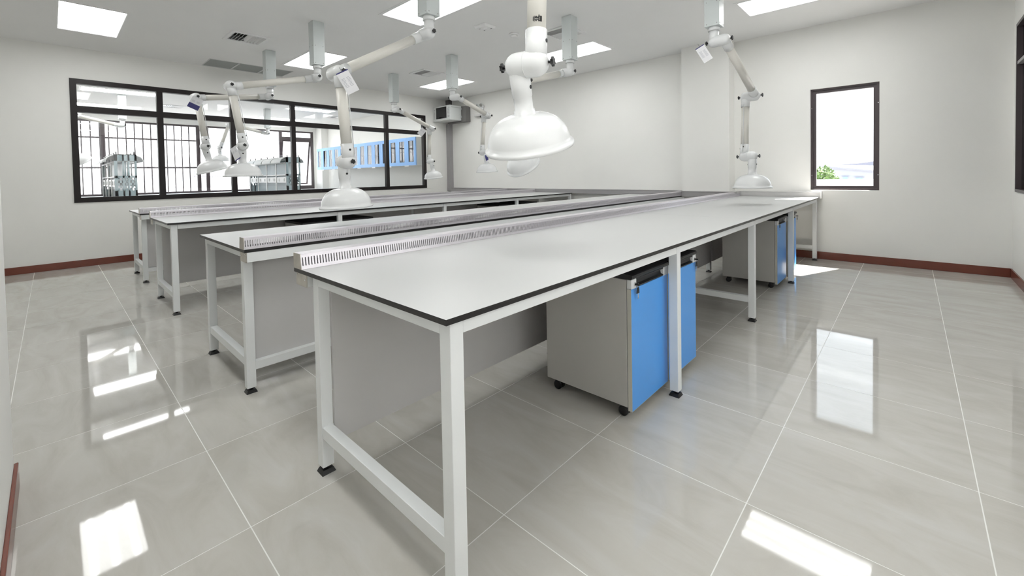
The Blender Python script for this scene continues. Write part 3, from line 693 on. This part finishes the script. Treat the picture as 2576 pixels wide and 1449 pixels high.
# awning sash swung open outwards, hinged at its top
sa = empty('sash', (-0.08, 5.315-EY0, 2.47-EZ0)); sa.parent = w4; sa.rotation_euler = (0, 0.0, 0)
sw, shh = EY1-0.085-5.315, 2.47-EZ0-0.12; tilt = 0.22
def sash(name, m, y0, y1, z0, z1, t=0.035):
    o = MB().box(-t/2, t/2, y0, y1, z0, z1).build(name, m, sa); o.rotation_euler = (0, tilt, 0); return o
sash('sash_stile', M['bronze'], 0, 0.045, -shh, 0); sash('sash_stile', M['bronze'], sw-0.045, sw, -shh, 0); sash('sash_rail', M['bronze'], 0.045, sw-0.045, -shh, -shh+0.05); sash('sash_rail', M['bronze'], 0.045, sw-0.045, -0.05, 0); sash('pane', M['glass'], 0.045, sw-0.045, -shh+0.05, -0.05, 0.006)
# security bars outside the left part
g = empty('window_grille', (XE-0.14, 0, EZ0)); tag(g, 'dark security bars outside the left part of the far windows', 'grille')
y = -1.5; 
while y < 2.95:
    MB().box(-0.02, 0.0, y-0.012, y+0.012, 0, EZ1-EZ0).build('bar', M['bronze'], g); y += 0.172
for z in (0.03, 0.74, 1.53): MB().box(-0.028, 0.006, -1.55, 2.98, z-0.02, z+0.02).build('rail', M['bronze'], g)
# lights, vents and arms
pl = make_light(AX, AY, 'y')
nl = {(-9.54, 1.03): 'next room ceiling light nearest the glass at its left end', (-11.9, 1.03): 'next room ceiling light in the middle of the left row', (-14.3, 1.03): 'next room ceiling light by the far windows on the left',
      (-9.54, 4.85): 'next room ceiling light nearest the glass at its right end', (-11.9, 4.85): 'next room ceiling light seen through the top panes above the blue cabinets', (-14.3, 4.85): 'next room ceiling light by the opened far window'}
for k, (x, y) in enumerate(L2S):
    o = pl if k == 0 else copy_tree(pl); o.location = (x, y, ZC); tag(o, nl[(x, y)], 'ceiling light', 'ceiling lights of the next room')
for k, (x, y) in enumerate(V2S):
    o = copy_tree(pv); o.location = (x, y, ZC); tag(o, ['white diffuser on the next room ceiling, second top pane from the left', 'white diffuser on the next room ceiling near the blue cabinets'][k], 'air vent', 'diffusers of the next room')
A['r1'] = arm(-12.42, 3.93, -1.471, 0.203, -1.232, -1.641, 'extraction arm in the next room, post seen in the middle panes', grp='extraction arms of the next room')
A['r2'] = arm(-12.31, 1.08, -0.939, 0.121, -1.474, -2.163, 'extraction arm in the next room at the left edge of the interior window', grp='extraction arms of the next room')

# blue glazed wall cabinets: seven units of two doors
CYf, CZ0, CZ1 = 6.05, 1.435, 2.125; cw = (14.48-8.815)/7
fm = MB()
def make_cab(dp):
    r = empty('wall_cabinet'); w = cw
    b = MB(); t = 0.018
    b.box(0, w, dp-t, dp, 0, CZ1-CZ0); b.box(0, t, 0.02, dp-t, 0, CZ1-CZ0); b.box(w-t, w, 0.02, dp-t, 0, CZ1-CZ0); b.box(t, w-t, 0.02, dp-t, 0, t); b.box(t, w-t, 0.02, dp-t, CZ1-CZ0-t, CZ1-CZ0)
    b.build('carcass', M['rack'], r)
    Bx('shelf', M['rack'], t, w-t, 0.05, dp-t, 0.33, 0.345, r)
    hh = CZ1-CZ0
    for k in range(2):
        a, c = k*w/2+0.002, (k+1)*w/2-0.002; s = 0.085
        b = MB(); b.box(a, c, 0, 0.02, 0, s); b.box(a, c, 0, 0.02, hh-s, hh); b.box(a, a+s, 0, 0.02, s, hh-s); b.box(c-s, c, 0, 0.02, s, hh-s)
        d = b.build('door', M['cab_blue'], r)
        Bx('door_glass', M['cabglass'], a+s, c-s, 0.008, 0.012, s, hh-s, d)
        hx = c-0.07 if k == 0 else a+0.02
        Bx('handle', M['silver'], hx, hx+0.10, -0.012, 0.002, -0.03, 0.0, d)
    return r
M['cabglass'] = glass('cabinet_glass', (0.55, 0.57, 0.6), 2.2)
c1 = make_cab(0.55); c2 = make_cab(0.34)
ords = ['rightmost', 'second from the right', 'third from the right', 'middle', 'third from the left', 'second from the left', 'leftmost']
for k in range(7):
    o = (c1 if k == 0 else copy_tree(c1)) if k < 6 else c2
    o.location = (-8.815-(k+1)*cw, CYf, CZ0); tag(o, 'pale blue glazed wall cabinet, %s of the seven next door' % ords[k], 'wall cabinet', 'blue wall cabinets of the next room')
# counters along the end wall and under the windows
def counter(name, x0, x1, y0, y1, label, legs):
    r = empty(name, (x0, y0, 0)); tag(r, label, 'counter')
    b = MB(); b.box(0, x1-x0, 0, y1-y0, 0.775, 0.80); b.mi[:] = [1, 0, 1, 1, 1, 1]; b.build('worktop', [M['top'], M['core']], r)
    for lx, ly in legs: Bx('leg', M['frame_white'], lx-0.025, lx+0.025, ly-0.025, ly+0.025, 0, 0.775, r)
    for i in range(len(legs)//2): Bx('panel', M['panel'], min(legs[2*i][0], legs[2*i+1][0]), max(legs[2*i][0], legs[2*i+1][0])+0.001, min(legs[2*i][1], legs[2*i+1][1]), max(legs[2*i][1], legs[2*i+1][1])+0.001, 0.15, 0.7, r)
    return r
counter('wall_counter', -14.9, -8.6, 5.85, YB2, 'long white counter under the blue cabinets in the next room', [(0.05, 0.05), (0.05, 0.7), (2.1, 0.05), (2.1, 0.7), (4.2, 0.05), (4.2, 0.7), (6.25, 0.05), (6.25, 0.7)])
counter('window_counter', XE+0.01, XE+0.75, -1.2, 5.8, 'pale counter along the far windows of the next room', [(0.05, 0.05), (0.69, 0.05), (0.05, 2.3), (0.69, 2.3), (0.05, 4.6), (0.69, 4.6), (0.05, 6.9), (0.69, 6.9)])
for k, x in enumerate((-12.95, -11.2, -9.7)):
    o = empty('counter_socket', (x, 6.25, 0.80)); tag(o, 'small grey socket box on the counter in the next room, %s' % ['left one', 'middle one', 'right one'][k], 'socket')
    MB().hexa([(-0.1, -0.05, 0), (0.1, -0.05, 0), (0.1, 0.05, 0), (-0.1, 0.05, 0), (-0.08, -0.03, 0.09), (0.08, -0.03, 0.09), (0.08, 0.03, 0.09), (-0.08, 0.03, 0.09)]).build('housing', M['trunk'], o, bevel=0.006)
    Bx('face_plate', M['silver'], -0.05, 0.05, -0.046, -0.03, 0.02, 0.07, o)
# island benches with reagent racks
def reagent_rack(x0, x1, yc, hw, label):
    r = empty('reagent_rack', ((x0+x1)/2, yc, 0.802)); ox = (x0+x1)/2; tag(r, label, 'reagent rack', 'reagent racks of the next room')
    a, c = x0-ox, x1-ox; top = 0.86
    for xx in (a, c-0.03):          # end panels with window slots and a perforated lower field
        ep = MB(); cols = [(-hw, -hw+0.045), (-0.045, -0.02), (0.03, 0.055), (hw-0.03, hw)]
        for p, q in cols: ep.box(xx, xx+0.03, p, q, 0, top)
        ep.box(xx, xx+0.03, -hw, hw, 0, 0.2); ep.box(xx, xx+0.03, -hw, hw, 0.74, top); ep.box(xx, xx+0.03, -hw, hw, 0.43, 0.47)
        for k in range(5):
            for y in range(9):
                if (k+y) % 2 == 0: ep.box(xx+0.01, xx+0.02, -hw+0.045+0.028*y*hw/0.16, -hw+0.069+0.028*y*hw/0.16, 0.2+0.046*k, 0.246+0.046*k)
        ep.build('end_panel', M['aqua'], r)
    n = 4
    for k in range(n+1):
        x = a+0.03+(c-a-0.06)*k/n
        for s in (-1, 1): Bx('post', M['frame_white'], x-0.02, x+0.02, s*hw-0.02*s, s*hw, 0, top-0.05, r)
    Bx('centre_panel', M['aqua'], a+0.03, c-0.03, -0.01, 0.01, 0.0, top-0.06, r)
    for s in (-1, 1):
        sv = Bx('service_panel', M['frame_white'], a+0.03, c-0.03, s*(hw-0.03), s*(hw-0.012), 0.27, 0.40, r)
        for k in range(2*n):
            x = a+0.03+(c-a-0.06)*(k+0.5)/(2*n); Bx('socket', M['rack'], x-0.03, x+0.03, s*(hw-0.012), s*(hw-0.002), 0.30, 0.37, sv)
        for z in (0.44, 0.72): Bx('shelf', M['frame_white'], a+0.03, c-0.03, s*0.012, s*hw, z, z+0.018, r)
        for k in range(n):         # curved light canopies
            x0_, x1_ = a+0.05+(c-a-0.1)*k/n+0.03, a+0.05+(c-a-0.1)*(k+1)/n-0.03
            b = MB(); N = 6
            for i in range(N):
                f0, f1 = math.pi/2*i/N, math.pi/2*(i+1)/N
                P = lambda f, rr: (s*(hw-0.02+rr*math.sin(f)), top-0.13+rr*math.cos(f)*0.9)
                p0, p1, q0, q1 = P(f0, 0.13), P(f1, 0.13), P(f0, 0.12), P(f1, 0.12)
                b.hexa([(x0_, q0[0], q0[1]), (x1_, q0[0], q0[1]), (x1_, q1[0], q1[1]), (x0_, q1[0], q1[1]), (x0_, p0[0], p0[1]), (x1_, p0[0], p0[1]), (x1_, p1[0], p1[1]), (x0_, p1[0], p1[1])])
            b.build('canopy', M['rack'], r)
        for k in range(7):
            x = a+0.02+(c-a-0.04)*k/6; Bx('rail_post', M['winframe'], x-0.008, x+0.008, s*(hw-0.04), s*(hw-0.025), top, top+0.05, r)
        Bx('top_rail', M['silver'], a, c, s*(hw-0.038), s*(hw-0.027), top+0.035, top+0.042, r)
    Bx('top_board', M['rack'], a, c, -hw, hw, top-0.012, top, r)
    return r
for yc, nm in ((0.94, 'left'), (3.84, 'right')):
    r = empty('island_bench', (-11.85, yc, 0)); tag(r, 'island bench of the next room carrying the %s reagent rack' % nm, 'lab bench', 'island benches of the next room')
    b = MB(); b.box(-1.7, 1.7, -0.75, 0.75, 0.786, 0.802); b.mi[:] = [1, 0, 1, 1, 1, 1]; b.build('tabletop', [M['top'], M['core']], r)
    for x in (-1.65, 0, 1.65):
        for y in (-0.7, 0.7): Bx('leg', M['frame_white'], x-0.025, x+0.025, y-0.025, y+0.025, 0, 0.786, r)
    Bx('skirt_panel', M['panel'], -1.6, 1.6, -0.01, 0.01, 0.1, 0.78, r)
    reagent_rack(-13.2, -10.5, yc, 0.155, 'grey aqua reagent rack with curved canopies seen through the %s panes' % ('leftmost' if nm == 'left' else 'middle'))

# ------------------------------------------------------------------ outside
struct(MB().box(-200, 200, -60, 300, -6.2, -6.0).build('ground_outside', M['ground']))
b = MB(); N = 420; pitch = 0.10; ya = -12.0; zt, zb = 2.86, -6.0; X0 = -22.0
for i in range(N):
    y = ya+i*pitch
    for (q0, q1, d0, d1) in ((0, 0.3, 0, 0), (0.3, 0.4, 0, 0.03), (0.4, 0.9, 0.03, 0.03), (0.9, 1.0, 0.03, 0)):
        b.quad((X0+d0, y+q0*pitch, zb), (X0+d1, y+q1*pitch, zb), (X0+d1, y+q1*pitch, zt), (X0+d0, y+q0*pitch, zt))
wh = empty('warehouse', (0, 0, 0)); tag(wh, 'white corrugated metal building outside the far windows', 'building')
tag(b.build('corrugated_sheeting', M['corr'], wh), kind='stuff')
Bx('coping', M['corr'], X0-0.3, X0+0.03, ya, ya+N*pitch, zt, zt+0.10, wh); Bx('roof', M['corr'], X0-20, X0-0.01, ya, ya+N*pitch, zt-0.3, zt-0.02, wh)
vc = MB().hexa([(X0+0.03, 4.1, 1.35), (X0+0.75, 4.1, 1.35), (X0+0.75, 5.1, 1.35), (X0+0.03, 5.1, 1.35), (X0+0.03, 4.1, 2.2), (X0+0.6, 4.1, 1.95), (X0+0.6, 5.1, 1.95), (X0+0.03, 5.1, 2.2)]).build('vent_cowl', M['corr'], wh)
Bx('cowl_lip', M['roof'], X0+0.03, X0+0.77, 4.09, 5.11, 1.32, 1.35, vc)
r = empty('picket_railing', (-18.0, 0, 0)); tag(r, 'low white picket railing outside the far windows', 'railing')
b = MB()
for i in range(130): y = -6+i*0.15; b.box(-0.015, 0.015, y, y+0.07, -0.3, 0.84)
tag(b.build('pickets', M['corr'], r), kind='stuff')
Bx('top_rail', M['corr'], -0.03, 0.03, -6, 13.6, 0.84, 0.90, r); Bx('parapet', M['corr'], -0.1, 0.1, -6, 13.6, -6.0, -0.3, r)
# beyond the small window: house, boundary wall, tree
r = empty('house', (-5.6, 90, -6)); tag(r, 'white house with a low pitched pale roof seen through the small window', 'house')
MB().prism([(-5.0, 0), (5.5, 0), (5.5, 6.1), (-4.2, 7.3), (-5.0, 7.2)], 0, 8).build('walls', M['house'], r)
MB().prism([(-6.0, 7.45), (6.2, 5.95), (6.2, 6.15), (-6.0, 7.75)], -0.5, 8.5).build('roof', M['roof'], r)
MB().prism([(-4.2, 7.9), (6.5, 7.2), (6.5, 8.0), (1.0, 8.3), (-1.0, 8.0)], 6, 14).build('rear_roof', M['roof'], r)
for (x0, x1, z0, z1) in ((-2.7, -2.1, 4.9, 5.75), (-1.0, -0.2, 5.3, 5.6), (1.9, 3.4, 4.9, 5.75)):
    w_ = Bx('window', M['cab_blue'], x0, x1, -0.05, 0.0, z0, z1, r); Bx('lintel', M['roof'], x0-0.2, x1+0.2, -0.25, 0.0, z1+0.05, z1+0.13, w_)
r = empty('boundary_wall', (0, 45, -6)); tag(r, 'white slatted boundary fence below the house', 'fence')
Bx('wall', M['corr'], -16, 8, 0, 0.2, 0, 6.0, r); Bx('coping', M['corr'], -16, 8, -0.1, 0.3, 6.0, 6.25, r)
b = MB()
for i in range(80): b.box(-15.9+i*0.3, -15.8+i*0.3, -0.08, 0.0, 4.6, 5.8)
tag(b.build('pilasters', M['corr'], r), kind='stuff')
r = empty('tree', (-8.0, 62, -6)); tag(r, 'leafy green tree left of the house in the small window', 'tree')
b = MB(); b.lathe((0, 0, 0), (0, 0, 1), [(0, 0.3), (3, 0.2), (5.5, 0.1)], 10); b.build('trunk', M['bark'], r)
b = MB(); rnd = random.Random(3)
for k in range(2600):
    while True:
        p = Vector((rnd.uniform(-1, 1), rnd.uniform(-1, 1), rnd.uniform(-1, 1)))
        if 0.35 < p.length < 1: break
    c = Vector((p.x*2.1, p.y*2.1, 5.3+p.z*2.0+0.3*math.sin(4*p.x+3*p.y))); u = Vector((rnd.gauss(0, 1), rnd.gauss(0, 1), rnd.gauss(0, 1))).normalized(); v = u.orthogonal().normalized(); s = rnd.uniform(0.12, 0.22)
    b.quad(c-u*s, c-v*s*0.6, c+u*s, c+v*s*0.6)
tag(b.build('foliage', M['leaf'], r), kind='stuff')
